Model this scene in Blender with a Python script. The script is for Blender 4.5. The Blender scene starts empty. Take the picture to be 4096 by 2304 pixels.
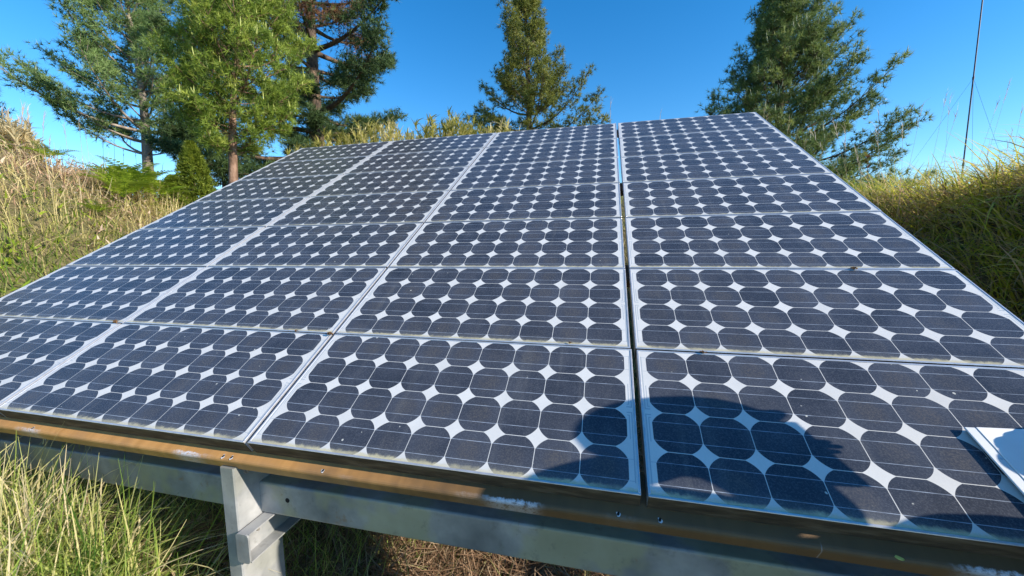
import bpy, bmesh, math, random
import numpy as np
from mathutils import Vector, Matrix
R_ = math.radians
rng = np.random.default_rng(11); random.seed(5)
S = bpy.context.scene
C = S.collection

# ------------------------------------------------------------------ camera
CAM = np.array([3.5282, -0.9367, 0.6219])
FWD = np.array([-0.23066, 0.96663, -0.11148]); FWD /= np.linalg.norm(FWD)
RGT = np.array([0.97290, 0.23101, -0.00993]); RGT -= FWD*(RGT@FWD); RGT /= np.linalg.norm(RGT)
UP = np.cross(RGT, FWD)
F4 = 1538.1                                                  # focal length in photo pixels (4096 wide)
cd = bpy.data.cameras.new('camera'); cam = bpy.data.objects.new('camera', cd); C.objects.link(cam)
cd.sensor_width = 36; cd.lens = F4/4096*36; cd.clip_start = .02; cd.clip_end = 3000
m = Matrix.Identity(4)
for i in range(3):
    m[i][0], m[i][1], m[i][2], m[i][3] = RGT[i], UP[i], -FWD[i], CAM[i]
cam.matrix_world = m
S.camera = cam

# ------------------------------------------------------------------ sun, sky, exposure
SUN_E, SUN_AZ = R_(25), R_(79.9)                             # azimuth from behind the camera (-Y) towards +X
sd = np.array([math.cos(SUN_E)*math.sin(SUN_AZ), -math.cos(SUN_E)*math.cos(SUN_AZ), math.sin(SUN_E)])   # towards the sun
sl = bpy.data.lights.new('sun', 'SUN'); sun = bpy.data.objects.new('sun', sl); C.objects.link(sun)
sl.energy = 5.0; sl.angle = R_(.53); sl.color = (1, .91, .77)
sun.rotation_euler = Vector(-sd).to_track_quat('-Z', 'Y').to_euler()
wd = bpy.data.worlds.new('World'); S.world = wd; wd.use_nodes = True
nt = wd.node_tree; bg = nt.nodes['Background']
sky = nt.nodes.new('ShaderNodeTexSky'); sky.sky_type = 'NISHITA'; sky.sun_disc = False
sky.sun_elevation = SUN_E; sky.sun_rotation = math.atan2(sd[0], sd[1])
sky.altitude = 300; sky.air_density = 1.0; sky.dust_density = .05; sky.ozone_density = 3.0
hs = nt.nodes.new('ShaderNodeHueSaturation'); hs.inputs['Saturation'].default_value = 1.35
nt.links.new(sky.outputs[0], hs.inputs['Color']); nt.links.new(hs.outputs[0], bg.inputs[0])
bg.inputs[1].default_value = .15
S.view_settings.view_transform = 'Standard'; S.view_settings.look = 'None'
S.view_settings.exposure = .7; S.view_settings.gamma = 1
S.render.engine = 'CYCLES'

# ------------------------------------------------------------------ helpers
def at(u, v, d):
    "world point seen at photo pixel (u, v), d metres ahead of the camera"
    return CAM + d*(FWD + RGT*(u-2048)/F4 - UP*(v-1152)/F4)
TILT = R_(30); ct, st = math.cos(TILT), math.sin(TILT)
def W(x, y, z=0): return Vector((x, y*ct-z*st, y*st+z*ct))    # array plane -> world

def tag(o, label=None, cat=None, group=None, kind=None):
    if label: o['label'] = label
    if cat: o['category'] = cat
    if group: o['group'] = group
    if kind: o['kind'] = kind
    return o
def empty(name, loc=(0,0,0), rot=(0,0,0)):
    o = bpy.data.objects.new(name, None); C.objects.link(o)
    o.location = loc; o.rotation_euler = rot; o.empty_display_size = .1
    return o
def link(name, me, mats, parent=None, smooth=False):
    o = bpy.data.objects.new(name, me); C.objects.link(o)
    for mt in (mats if isinstance(mats, (list, tuple)) else [mats]): me.materials.append(mt)
    if smooth: me.polygons.foreach_set('use_smooth', [True]*len(me.polygons))
    if parent: o.parent = parent
    return o
def bm_obj(name, bm, mats, parent=None, smooth=False):
    me = bpy.data.meshes.new(name); bmesh.ops.recalc_face_normals(bm, faces=bm.faces); bm.to_mesh(me); bm.free()
    return link(name, me, mats, parent, smooth)
def np_obj(name, V, Fq, mats, parent=None, rnd=None, smooth=False):
    "V (n,3), Fq (m,k) with k 3 or 4; rnd: one value per vertex for hue variation"
    me = bpy.data.meshes.new(name); V = np.asarray(V, np.float32); Fq = np.asarray(Fq, np.int32)
    k = Fq.shape[1]; nf = len(Fq)
    me.vertices.add(len(V)); me.vertices.foreach_set('co', V.ravel())
    me.loops.add(nf*k); me.loops.foreach_set('vertex_index', Fq.ravel())
    me.polygons.add(nf); me.polygons.foreach_set('loop_start', np.arange(0, nf*k, k, dtype=np.int32))
    if rnd is not None:
        a = me.attributes.new('rnd', 'FLOAT', 'POINT'); a.data.foreach_set('value', np.asarray(rnd, np.float32))
    me.update(calc_edges=True)
    return link(name, me, mats, parent, smooth)
def box(bm, x0, x1, y0, y1, z0, z1, bev=0, mi=0):
    vs = [bm.verts.new((x, y, z)) for x in (x0, x1) for y in (y0, y1) for z in (z0, z1)]
    idx = [(0,1,3,2), (4,6,7,5), (0,4,5,1), (2,3,7,6), (0,2,6,4), (1,5,7,3)]
    fs = [bm.faces.new([vs[i] for i in q]) for q in idx]
    for f in fs: f.material_index = mi
    if bev:
        es = list({e for f in fs for e in f.edges})
        bmesh.ops.bevel(bm, geom=es, offset=bev, segments=2, affect='EDGES', profile=.5)
def prism(bm, prof, x0, x1, n=1, axis=0, mi=0):
    "closed profile of (a, b) points extruded along axis 0 (x) or 1 (y)"
    rings = []
    for i in range(n+1):
        x = x0+(x1-x0)*i/n
        rings.append([bm.verts.new((x, a, b) if axis == 0 else (a, x, b)) for a, b in prof])
    k = len(prof)
    for r0, r1 in zip(rings, rings[1:]):
        for j in range(k):
            bm.faces.new((r0[j], r0[(j+1)%k], r1[(j+1)%k], r1[j])).material_index = mi
    bm.faces.new(rings[0]); bm.faces.new(rings[-1][::-1])
def cyl(bm, p, ax, r, h, n=12, r2=None):
    ax = Vector(ax).normalized(); a = ax.orthogonal().normalized(); b = ax.cross(a); p = Vector(p)
    r2 = r if r2 is None else r2
    t0 = [bm.verts.new(p+(a*math.cos(t)+b*math.sin(t))*r) for t in np.linspace(0, 2*math.pi, n, endpoint=False)]
    t1 = [bm.verts.new(p+ax*h+(a*math.cos(t)+b*math.sin(t))*r2) for t in np.linspace(0, 2*math.pi, n, endpoint=False)]
    for j in range(n): bm.faces.new((t0[j], t0[(j+1)%n], t1[(j+1)%n], t1[j]))
    bm.faces.new(t0[::-1]); bm.faces.new(t1)
class Tubes:
    "many tapered tubes gathered into one numpy mesh"
    def __init__(s, k=5): s.V, s.F, s.n, s.k = [], [], 0, k
    def add(s, P, r):
        P = np.asarray(P, float); r = np.broadcast_to(r, len(P)); k = s.k
        T = np.gradient(P, axis=0); T /= np.linalg.norm(T, axis=1)[:,None]+1e-9
        ref = np.array([0,0,1.]) if abs(T[:,2]).mean() < .8 else np.array([1.,0,0])
        A = np.cross(T, ref); A /= np.linalg.norm(A, axis=1)[:,None]+1e-9; B = np.cross(T, A)
        th = np.linspace(0, 2*np.pi, k, endpoint=False)
        ring = P[:,None]+r[:,None,None]*(A[:,None]*np.cos(th)[None,:,None]+B[:,None]*np.sin(th)[None,:,None])
        s.V.append(ring.reshape(-1,3))
        i = np.arange(len(P)-1)[:,None]*k; j = np.arange(k)[None]
        q = np.stack([i+j, i+(j+1)%k, i+k+(j+1)%k, i+k+j], -1).reshape(-1,4)+s.n
        s.F.append(q); s.n += len(P)*k
    def obj(s, name, mat, parent=None): return np_obj(name, np.concatenate(s.V), np.concatenate(s.F), mat, parent, smooth=True)

# ------------------------------------------------------------------ materials
def mat(name):
    mt = bpy.data.materials.new(name); mt.use_nodes = True
    return mt, mt.node_tree, mt.node_tree.nodes['Principled BSDF']
class G:
    "small node-graph writer"
    def __init__(s, nt): s.nt = nt
    def put(s, sock, v):
        if isinstance(v, bpy.types.NodeSocket): s.nt.links.new(v, sock)
        elif v is not None: sock.default_value = v
    def m(s, op, a, b=None, c=None, clamp=False):
        n = s.nt.nodes.new('ShaderNodeMath'); n.operation = op; n.use_clamp = clamp
        s.put(n.inputs[0], a)
        if b is not None: s.put(n.inputs[1], b)
        if c is not None: s.put(n.inputs[2], c)
        return n.outputs[0]
    def mix(s, f, a, b, mode='MIX'):
        n = s.nt.nodes.new('ShaderNodeMix'); n.data_type = 'RGBA'; n.blend_type = mode
        s.put(n.inputs[0], f)
        for sk, v in ((n.inputs[6], a), (n.inputs[7], b)):
            s.put(sk, (*v, 1) if isinstance(v, tuple) and len(v) == 3 else v)
        return n.outputs[2]
    def noise(s, vec, scale, detail=3, rough=.55, dim='3D', w=None):
        n = s.nt.nodes.new('ShaderNodeTexNoise'); n.noise_dimensions = dim
        if vec is not None: s.nt.links.new(vec, n.inputs['Vector'])
        n.inputs['Scale'].default_value = scale; n.inputs['Detail'].default_value = detail; n.inputs['Roughness'].default_value = rough
        if w is not None: s.put(n.inputs['W'], w)
        return n.outputs['Fac']
    def ramp(s, f, stops):
        n = s.nt.nodes.new('ShaderNodeValToRGB'); s.put(n.inputs[0], f); e = n.color_ramp.elements
        while len(e) < len(stops): e.new(.5)
        for el, (p, c) in zip(e, stops): el.position = p; el.color = (*c, 1) if len(c) == 3 else c
        return n.outputs[0]
    def sstep(s, x, a, b):
        n = s.nt.nodes.new('ShaderNodeMapRange'); n.interpolation_type = 'SMOOTHSTEP'
        s.put(n.inputs[0], x); n.inputs[1].default_value = a; n.inputs[2].default_value = b
        return n.outputs[0]
    def coord(s, kind='Object'):
        n = s.nt.nodes.new('ShaderNodeTexCoord'); return n.outputs[kind]
    def sep(s, v):
        n = s.nt.nodes.new('ShaderNodeSeparateXYZ'); s.nt.links.new(v, n.inputs[0]); return n.outputs
    def comb(s, x, y, z):
        n = s.nt.nodes.new('ShaderNodeCombineXYZ')
        for k, v in enumerate((x, y, z)): s.put(n.inputs[k], v)
        return n.outputs[0]
    def bump(s, h, strength, dist=.01):
        n = s.nt.nodes.new('ShaderNodeBump'); n.inputs['Strength'].default_value = strength; n.inputs['Distance'].default_value = dist
        s.nt.links.new(h, n.inputs['Height']); return n.outputs[0]

def leaf_mat(name, stops, trans=.35, rough=.5, var=None):
    "foliage: hue by the per-blade value, part of the light passes through"
    mt, nt, b = mat(name); g = G(nt)
    a = nt.nodes.new('ShaderNodeAttribute'); a.attribute_name = 'rnd'
    col = g.ramp(a.outputs['Fac'], stops)
    if var:
        n = g.noise(g.coord('Object'), var, 2)
        col = g.mix(g.sstep(n, .35, .65), g.mix(.35, col, (.0,.0,.0)), col)
    b.inputs['Roughness'].default_value = rough; b.inputs['Specular IOR Level'].default_value = .3
    g.put(b.inputs['Base Color'], col)
    t = nt.nodes.new('ShaderNodeBsdfTranslucent'); nt.links.new(col, t.inputs[0])
    mx = nt.nodes.new('ShaderNodeMixShader'); mx.inputs[0].default_value = trans
    nt.links.new(b.outputs[0], mx.inputs[1]); nt.links.new(t.outputs[0], mx.inputs[2])
    nt.links.new(mx.outputs[0], nt.nodes['Material Output'].inputs[0])
    return mt
def noisy(name, stops, scale=8, rough=.6, metal=0, detail=4, bump=0, stretch=None, spec=.4):
    mt, nt, b = mat(name); g = G(nt); v = g.coord('Object')
    if stretch:
        mp = nt.nodes.new('ShaderNodeMapping'); nt.links.new(v, mp.inputs[0]); mp.inputs['Scale'].default_value = stretch; v = mp.outputs[0]
    n = g.noise(v, scale, detail)
    g.put(b.inputs['Base Color'], g.ramp(n, stops)); b.inputs['Roughness'].default_value = rough
    b.inputs['Metallic'].default_value = metal; b.inputs['Specular IOR Level'].default_value = spec
    if bump: nt.links.new(g.bump(g.noise(v, scale*3, 4), bump), b.inputs['Normal'])
    return mt

PX, PY, CELL_R = .1276, .1247, .0684                          # cell pitch, radius of the rounded corners
MW, MH = 1.2, .5068                                           # panel size
X0C, Y0C = (MW-9*PX)/2, .0028
def laminate_material():
    mt, nt, b = mat('solar_laminate'); g = G(nt)
    oc = g.coord('Object'); x, y, z = g.sep(oc)
    oi = nt.nodes.new('ShaderNodeObjectInfo'); orand = oi.outputs['Random']
    u = g.m('DIVIDE', g.m('SUBTRACT', x, X0C), PX); v = g.m('DIVIDE', g.m('SUBTRACT', y, Y0C), PY)
    iu, iv = g.m('FLOOR', u), g.m('FLOOR', v)
    cx = g.m('MULTIPLY', g.m('SUBTRACT', g.m('FRACT', u), .5), PX); cy = g.m('MULTIPLY', g.m('SUBTRACT', g.m('FRACT', v), .5), PY)
    inside = g.m('MULTIPLY', g.m('MULTIPLY', g.m('GREATER_THAN', u, 0), g.m('LESS_THAN', u, 9)),
                 g.m('MULTIPLY', g.m('GREATER_THAN', v, 0), g.m('LESS_THAN', v, 4)))
    ax, ay = g.m('ABSOLUTE', cx), g.m('ABSOLUTE', cy)
    r2 = g.m('ADD', g.m('MULTIPLY', cx, cx), g.m('MULTIPLY', cy, cy))
    cell = g.m('MULTIPLY', g.m('MULTIPLY', g.m('LESS_THAN', ax, PX/2-.0009), g.m('LESS_THAN', ay, PY/2-.0009)),
               g.m('LESS_THAN', r2, CELL_R**2))
    cell = g.m('MULTIPLY', cell, inside)
    # per-cell tone
    wn = nt.nodes.new('ShaderNodeTexWhiteNoise'); wn.noise_dimensions = '4D'
    nt.links.new(g.comb(iu, iv, 0), wn.inputs['Vector']); nt.links.new(orand, wn.inputs['W'])
    tone = wn.outputs['Value']
    off = g.comb(g.m('MULTIPLY', orand, 37), g.m('MULTIPLY', orand, 91), 0)
    va = nt.nodes.new('ShaderNodeVectorMath'); va.operation = 'ADD'; nt.links.new(oc, va.inputs[0]); nt.links.new(off, va.inputs[1]); P = va.outputs[0]
    blot = g.noise(P, 7, 3); fine = g.noise(P, 230, 4, .75); speck = g.noise(P, 420, 2, .6)
    c = g.mix(tone, (.022,.027,.040), (.045,.051,.069))
    c = g.mix(g.m('MULTIPLY', g.sstep(blot, .3, .75), .55), c, (.072,.080,.104))
    # brown browning in the middle of cells
    br = g.m('MULTIPLY', g.sstep(r2, .0022, .0002), g.m('MULTIPLY', g.sstep(fine, .38, .66), g.sstep(g.m('ADD', g.m('MULTIPLY', tone, .6), g.m('MULTIPLY', blot, .6)), .35, .8)))
    c = g.mix(g.m('MULTIPLY', br, .6), c, (.085,.068,.046))
    # grid fingers, dust grain
    fin = g.m('ABSOLUTE', g.m('SUBTRACT', g.m('FRACT', g.m('MULTIPLY', x, 400)), .5))
    c = g.mix(g.m('MULTIPLY', g.m('LESS_THAN', fin, .09), .16), c, (.30,.33,.38))
    c = g.mix(g.m('MULTIPLY', g.sstep(fine, .46, .74), .34), c, (.13,.136,.15))
    c = g.mix(g.m('MULTIPLY', g.sstep(fine, .48, .25), .42), c, (.015,.016,.02))
    # bus bars
    bus = g.m('LESS_THAN', g.m('ABSOLUTE', g.m('SUBTRACT', ay, .0300)), .00075)
    bs = g.m('MULTIPLY', bus, g.m('ADD', .35, g.m('MULTIPLY', g.sstep(g.noise(P, 30, 2), .3, .7), .5)))
    c = g.mix(bs, c, (.42,.48,.58))
    # white backsheet and grey connection ribbons at both ends
    e = g.m('MINIMUM', x, g.m('SUBTRACT', MW, x))
    def band(t, a, bb): return g.m('MULTIPLY', g.m('GREATER_THAN', t, a), g.m('LESS_THAN', t, bb))
    def AND(a, bb): return g.m('MULTIPLY', a, bb)
    def OR(a, bb): return g.m('MAXIMUM', a, bb)
    ym = g.m('ABSOLUTE', g.m('SUBTRACT', y, Y0C+2*PY))         # distance from the panel's middle line
    rib = AND(band(e, .0098, .0130), band(ym, .008, .222))
    rib = OR(rib, AND(band(e, .0175, .0200), band(ym, .020, .098)))
    rib = OR(rib, AND(band(e, .0098, .026), band(ym, .008, .0115)))
    rib = OR(rib, AND(band(e, .0175, .025), band(ym, .0180, .021)))
    rib = OR(rib, AND(band(e, .0098, .026), OR(band(ym, .1573, .159), band(ym, .2170, .2187))))
    wht = g.mix(g.sstep(blot, .3, .8), (.63,.62,.60), (.56,.555,.54))
    wht = g.mix(g.m('MULTIPLY', rib, .8), wht, (.30,.35,.40))
    col = g.mix(cell, wht, c)
    # pale lichen and dust collected along the lower edge
    dn = g.noise(P, 55, 4, .7); dn2 = g.noise(P, 9, 2)
    edge = g.m('ADD', y, g.m('MULTIPLY', g.m('SUBTRACT', dn, .5), -.022))
    dirt = g.sstep(edge, .0215, .0095)
    dirt = g.m('MULTIPLY', dirt, g.m('ADD', .35, g.m('MULTIPLY', g.sstep(dn2, .3, .6), .5)))
    haze = g.m('MULTIPLY', g.sstep(edge, .050, .012), .14)
    col = g.mix(haze, col, (.33,.33,.30))
    col = g.mix(dirt, col, (.52,.47,.30))
    stv = g.noise(g.comb(g.m('MULTIPLY', g.m('ADD', x, g.m('MULTIPLY', orand, 50)), 24), g.m('MULTIPLY', y, 1.6), 0), 1, 3)
    col = g.mix(g.m('MULTIPLY', g.sstep(stv, .55, .75), .07), col, (.36,.35,.32))
    # bird specks
    sp = g.sstep(g.noise(P, 60, 0), .86, .9)
    col = g.mix(sp, col, (.5,.5,.46))
    g.put(b.inputs['Base Color'], col)
    g.put(b.inputs['Roughness'], g.m('ADD', .14, g.m('MULTIPLY', fine, .25)))
    b.inputs['Specular IOR Level'].default_value = .27
    nt.links.new(g.bump(g.m('ADD', speck, g.m('MULTIPLY', fine, .5)), .12, .0006), b.inputs['Normal'])
    return mt

M = {}
M['laminate'] = laminate_material()
M['frame'] = noisy('anodised_aluminium', [(.3, (.50,.50,.52)), (.7, (.66,.66,.68))], 30, .32, .55)
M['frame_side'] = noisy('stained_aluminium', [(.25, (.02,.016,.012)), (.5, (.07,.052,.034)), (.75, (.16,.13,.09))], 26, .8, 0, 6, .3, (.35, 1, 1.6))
M['black'] = noisy('black_plastic', [(0, (.012,.012,.013)), (1, (.02,.02,.02))], 20, .5)

def rail_material():
    mt, nt, b = mat('weathered_rail'); g = G(nt); oc = g.coord('Object'); x, y, z = g.sep(oc)
    st_ = g.comb(g.m('MULTIPLY', x, 30), g.m('MULTIPLY', y, 3), g.m('MULTIPLY', z, 3))
    n = g.noise(oc, 6, 4); s_ = g.noise(st_, 1, 3)
    col = g.mix(g.sstep(s_, .25, .75), (.42,.215,.068), (.54,.285,.098))
    col = g.mix(g.m('MULTIPLY', g.sstep(n, .4, .75), .5), col, (.34,.19,.085))
    # right stretch darkened: the leaning person's shade painted into the rail colour
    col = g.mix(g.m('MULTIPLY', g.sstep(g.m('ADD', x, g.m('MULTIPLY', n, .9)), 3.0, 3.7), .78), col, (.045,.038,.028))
    # white lime deposit along the fold
    wn = g.noise(g.comb(g.m('MULTIPLY', x, 2.6), 0, 0), 1, 2); w2 = g.noise(oc, 70, 4, .7)
    fold = g.m('ABSOLUTE', g.m('SUBTRACT', g.m('ADD', y, g.m('MULTIPLY', g.m('SUBTRACT', w2, .5), -.018)), -.0315))
    lime = g.m('MULTIPLY', g.sstep(fold, .009, .003), g.sstep(wn, .52, .64))
    st2 = g.noise(g.comb(g.m('MULTIPLY', x, 60), g.m('MULTIPLY', y, 4), 0), 1, 2)
    lime2 = g.m('MULTIPLY', g.m('MULTIPLY', g.sstep(st2, .66, .74), g.sstep(n, .5, .6)), .5)
    col = g.mix(g.m('MAXIMUM', g.m('MULTIPLY', lime, g.sstep(w2, .3, .6)), lime2), col, (.62,.62,.66))
    g.put(b.inputs['Base Color'], col); b.inputs['Roughness'].default_value = .55; b.inputs['Specular IOR Level'].default_value = .3
    nt.links.new(g.bump(w2, .15, .002), b.inputs['Normal'])
    return mt
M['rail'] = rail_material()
def galv(name, tint=(1,1,1), k=1, pat=.6):
    mt, nt, b = mat(name); g = G(nt); oc = g.coord('Object')
    n = g.noise(oc, 5, 4, .6); n2 = g.noise(oc, 28, 5, .65); n3 = g.noise(oc, 4.2, 3)
    t = lambda r, gg, bb: (r*tint[0]*k, gg*tint[1]*k, bb*tint[2]*k)
    col = g.ramp(n, [(.3, t(.20,.215,.225)), (.5, t(.36,.37,.37)), (.68, t(.56,.56,.55))])
    col = g.mix(g.m('MULTIPLY', g.sstep(n3, .5, .6), pat), col, t(.50,.49,.28))
    col = g.mix(g.m('MULTIPLY', g.sstep(n2, .56, .72), .35), col, t(.16,.16,.15))
    ru = g.m('MULTIPLY', g.sstep(g.noise(oc, 9, 4, .7), .62, .72), .6)
    col = g.mix(ru, col, t(.34,.20,.11))
    g.put(b.inputs['Base Color'], col); b.inputs['Roughness'].default_value = .48; b.inputs['Metallic'].default_value = .15
    nt.links.new(g.bump(n2, .1, .003), b.inputs['Normal'])
    return mt
M['beam'] = galv('galvanised_beam', k=.68)
M['post'] = galv('galvanised_post', (1.0,1.0,1.02), .78, .15)
M['bolt'] = noisy('bolt_steel', [(.3, (.3,.26,.22)), (.7, (.5,.48,.46))], 60, .45, .6)
M['hole'] = noisy('dark_hole', [(0, (.006,.006,.006)), (1, (.01,.01,.01))], 20, .9)
M['bark_grey'] = noisy('grey_pine_bark', [(.3, (.13,.10,.08)), (.5, (.28,.23,.19)), (.7, (.42,.36,.31))], 9, .85, 0, 5, .6, (1,1,.5))
M['bark_red'] = noisy('red_pine_bark', [(.3, (.07,.045,.03)), (.5, (.20,.12,.08)), (.72, (.34,.22,.16))], 12, .85, 0, 5, .7, (1,1,.5))
M['bark_dark'] = noisy('dark_pine_bark', [(.3, (.035,.026,.02)), (.55, (.11,.075,.055)), (.75, (.24,.15,.10))], 10, .9, 0, 5, .7, (1,1,.5))
M['pine'] = leaf_mat('pine_needles', [(0, (.085,.15,.05)), (.5, (.18,.28,.09)), (1, (.32,.42,.15))], .3)
M['pine_yellow'] = leaf_mat('young_pine_needles', [(0, (.11,.18,.03)), (.5, (.24,.33,.05)), (1, (.40,.46,.09))], .38)
M['pine_dark'] = leaf_mat('dark_pine_needles', [(0, (.04,.075,.03)), (.6, (.09,.15,.05)), (1, (.16,.22,.065))], .25)
M['pine_olive'] = leaf_mat('olive_needles', [(0, (.08,.11,.028)), (.5, (.20,.225,.042)), (1, (.34,.33,.075))], .3)
M['pine_blue'] = leaf_mat('upswept_pine_needles', [(0, (.07,.12,.04)), (.5, (.18,.25,.075)), (1, (.34,.39,.11))], .3)
M['dead'] = leaf_mat('dead_needles', [(0, (.14,.06,.03)), (1, (.30,.15,.08))], .3)
M['candle'] = leaf_mat('pine_candles', [(0, (.42,.46,.14)), (1, (.60,.60,.28))], .2)
M['candle_pale'] = leaf_mat('pale_candles', [(0, (.42,.45,.28)), (1, (.56,.58,.42))], .2)
M['bush'] = leaf_mat('bush_leaves', [(0, (.07,.11,.015)), (.5, (.15,.20,.02)), (1, (.26,.30,.035))], .3)
M['dry'] = leaf_mat('dry_grass', [(0, (.14,.24,.045)), (.18, (.30,.37,.08)), (.36, (.58,.52,.20)), (.7, (.76,.63,.33)), (.88, (.82,.70,.48)), (1, (.62,.40,.28))], .45)
M['green'] = leaf_mat('green_grass', [(0, (.06,.13,.02)), (.25, (.20,.32,.05)), (.55, (.46,.52,.13)), (.8, (.72,.64,.30)), (1, (.80,.66,.42))], .45)
M['mound'] = leaf_mat('mound_grass', [(0, (.09,.13,.014)), (.25, (.28,.34,.024)), (.6, (.60,.58,.06)), (.86, (.72,.58,.20)), (1, (.72,.50,.28))], .48)
M['straw'] = leaf_mat('straw_litter', [(0, (.11,.06,.035)), (.5, (.32,.20,.12)), (.85, (.56,.42,.28)), (1, (.2,.28,.06))], .25)
M['bamboo'] = leaf_mat('bamboo_leaves', [(0, (.17,.18,.03)), (.4, (.42,.39,.09)), (.8, (.62,.54,.20)), (1, (.72,.62,.34))], .42)
M['withered'] = leaf_mat('withered_leaves', [(0, (.34,.20,.13)), (.5, (.56,.40,.28)), (1, (.70,.56,.42))], .35)
M['reed'] = leaf_mat('reed_leaves', [(0, (.40,.32,.16)), (.5, (.62,.51,.28)), (1, (.74,.64,.42))], .42)
M['fern'] = leaf_mat('fern_leaves', [(0, (.17,.27,.02)), (1, (.40,.50,.05))], .42)
M['plume'] = leaf_mat('grass_plume', [(0, (.55,.45,.38)), (1, (.74,.64,.56))], .45)
M['stalk'] = leaf_mat('grass_stalk', [(0, (.42,.33,.17)), (1, (.58,.48,.28))], .2)

# ------------------------------------------------------------------ ground
def sm(t): t = np.clip(t, 0, 1); return t*t*(3-2*t)
def gz(x, y):
    x = np.asarray(x, float); y = np.asarray(y, float)
    left = 2.85*sm((-.35-x)/3.6)*sm((y+4.5)/4)*(1-.2*sm((y-2.2)/3))
    back = 2.5*sm((y-3.2)/3.2)*sm((9.5-x)/6+.35)
    right = 2.02*sm((x-5.0)/1.2)*sm((y-.15)/1.2)
    knoll = .50*sm((2.75-x)/1.0)*sm((.75-y)/.7)
    z = -1.1+np.maximum(np.maximum(left, back), np.maximum(right, knoll))
    z = z+.05*np.sin(x*1.7+.3*y)*np.cos(y*1.3-.5*x)+.03*np.sin(4.1*x+1.2)*np.sin(3.7*y)
    r = np.hypot(x-2.4, y-2)
    return z-9*sm((r-13)/60)
def ground():
    t = np.linspace(-1, 1, 220); a = np.sign(t)*(np.abs(t)*9+ (np.abs(t)**7)*900)
    X, Y = np.meshgrid(a+1.5, a+2.5, indexing='ij'); Z = gz(X, Y)
    V = np.stack([X, Y, Z], -1).reshape(-1,3); n = len(t)
    i, j = np.meshgrid(np.arange(n-1), np.arange(n-1), indexing='ij'); k = (i*n+j).ravel()
    Fq = np.stack([k, k+n, k+n+1, k+1], -1)
    mt, nt, b = mat('earth_and_litter'); g = G(nt); oc = g.coord('Object')
    n1 = g.noise(oc, 1.3, 4); n2 = g.noise(oc, 26, 5, .7)
    col = g.mix(g.sstep(n1, .35, .65), (.12,.095,.045), (.085,.095,.03))
    col = g.mix(g.sstep(n2, .45, .7), col, (.24,.185,.10)); col = g.mix(g.m('MULTIPLY', g.sstep(n2, .45, .3), .7), col, (.03,.025,.012))
    g.put(b.inputs['Base Color'], col); b.inputs['Roughness'].default_value = .95
    nt.links.new(g.bump(n2, .6, .05), b.inputs['Normal'])
    tag(np_obj('ground', V, Fq, mt, smooth=True), kind='structure')
ground()

# ------------------------------------------------------------------ support rack
XA, XB = -.03, 4.87
rack = tag(empty('support_rack', (0,0,-1.1)), 'galvanised steel rack with brown front rail and grey beam carrying the solar panels', 'rack')
def rack_part(name, bm, mt, tilted=False, parent=rack, smooth=False):
    o = bm_obj(name, bm, mt, parent, smooth)
    o.location = (0,0,1.1) if parent is rack else (0,0,0)
    if tilted: o.rotation_euler = (TILT, 0, 0)
    return o
def rail_profile(y0):
    t = .003; pts = [(y0+.09, -.0575), (y0-.025, -.0575)]
    for a in (25, 50, 75): pts.append((y0-.025-.012*math.sin(R_(a)), -.0695+.012*math.cos(R_(a))))
    pts += [(y0-.037, -.0695), (y0-.037, -.101), (y0-.034, -.101), (y0-.034, -.0695)]
    pts += [(y0-.028, -.0605), (y0+.09, -.0605)]
    return pts
limem = noisy('lime_deposit', [(.3, (.50,.50,.52)), (.7, (.70,.70,.72))], 200, .8)
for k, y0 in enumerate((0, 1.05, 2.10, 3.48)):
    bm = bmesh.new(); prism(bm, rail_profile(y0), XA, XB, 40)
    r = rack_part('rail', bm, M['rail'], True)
    if k == 0:
        tag(r, 'weathered brown front rail under the bottom row with white lime stains')
        for px, w_ in ((1.40,.0), (2.318,0), (2.352,0), (2.70,0), (3.575,0), (3.675,0)):
            bm = bmesh.new()
            el = [bm.verts.new((px+.0034*math.cos(a)+.001*math.sin(a), -.023+.0050*math.sin(a), -.0571)) for a in np.linspace(0, 6.28, 14, endpoint=False)]
            el2 = [bm.verts.new(v.co+Vector((0,0,.0004))) for v in el]
            bm.faces.new(el2); bm.faces.new(el[::-1])
            for j in range(14): bm.faces.new((el[j], el[(j+1)%14], el2[(j+1)%14], el2[j]))
            bm_obj('slot_hole', bm, M['hole'], r)
            bm = bmesh.new(); q = [bm.verts.new((px+.0050*math.cos(a)*(1+.25*math.sin(3*a+px*9))-.001*math.sin(a), -.0245+.0072*math.sin(a)*(1+.2*math.cos(2*a+px*7)), -.05735)) for a in np.linspace(0, 6.28, 22, endpoint=False)]
            bm.faces.new(q); bm_obj('lime_spot', bm, limem, r)
def c_profile(y0, z0, z1, fl=.065, t=.005, rr=.008):
    "channel with its web towards the camera, flanges running back"
    p = [(y0+fl, z1), (y0+rr, z1)]
    for a in (30, 60): p.append((y0+rr-rr*math.sin(R_(a)), z1-rr+rr*math.cos(R_(a))))
    p += [(y0, z1-rr), (y0, z0+rr)]
    for a in (30, 60): p.append((y0+rr-rr*math.cos(R_(a)), z0+rr-rr*math.sin(R_(a))))
    p += [(y0+rr, z0), (y0+fl, z0), (y0+fl, z0+t), (y0+t, z0+t), (y0+t, z1-t), (y0+fl, z1-t)]
    return p
PXS = (-.02, 2.306, 4.632)                                     # left faces of the front posts
for a, b in ((PXS[0]+.058, 2.3055), (2.3635, 4.6315), (4.690, 5.05)):
    bm = bmesh.new(); prism(bm, c_profile(.088, -.312, -.196), a, b, 20)
    be = rack_part('beam', bm, M['beam'])
    if 2 < a < 3:
        bm = bmesh.new(); cyl(bm, (2.478, .0878, -.2485), (0,-1,0), .0085, .0006, 16)
        bm_obj('bolt_hole', bm, M['hole'], be)
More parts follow.
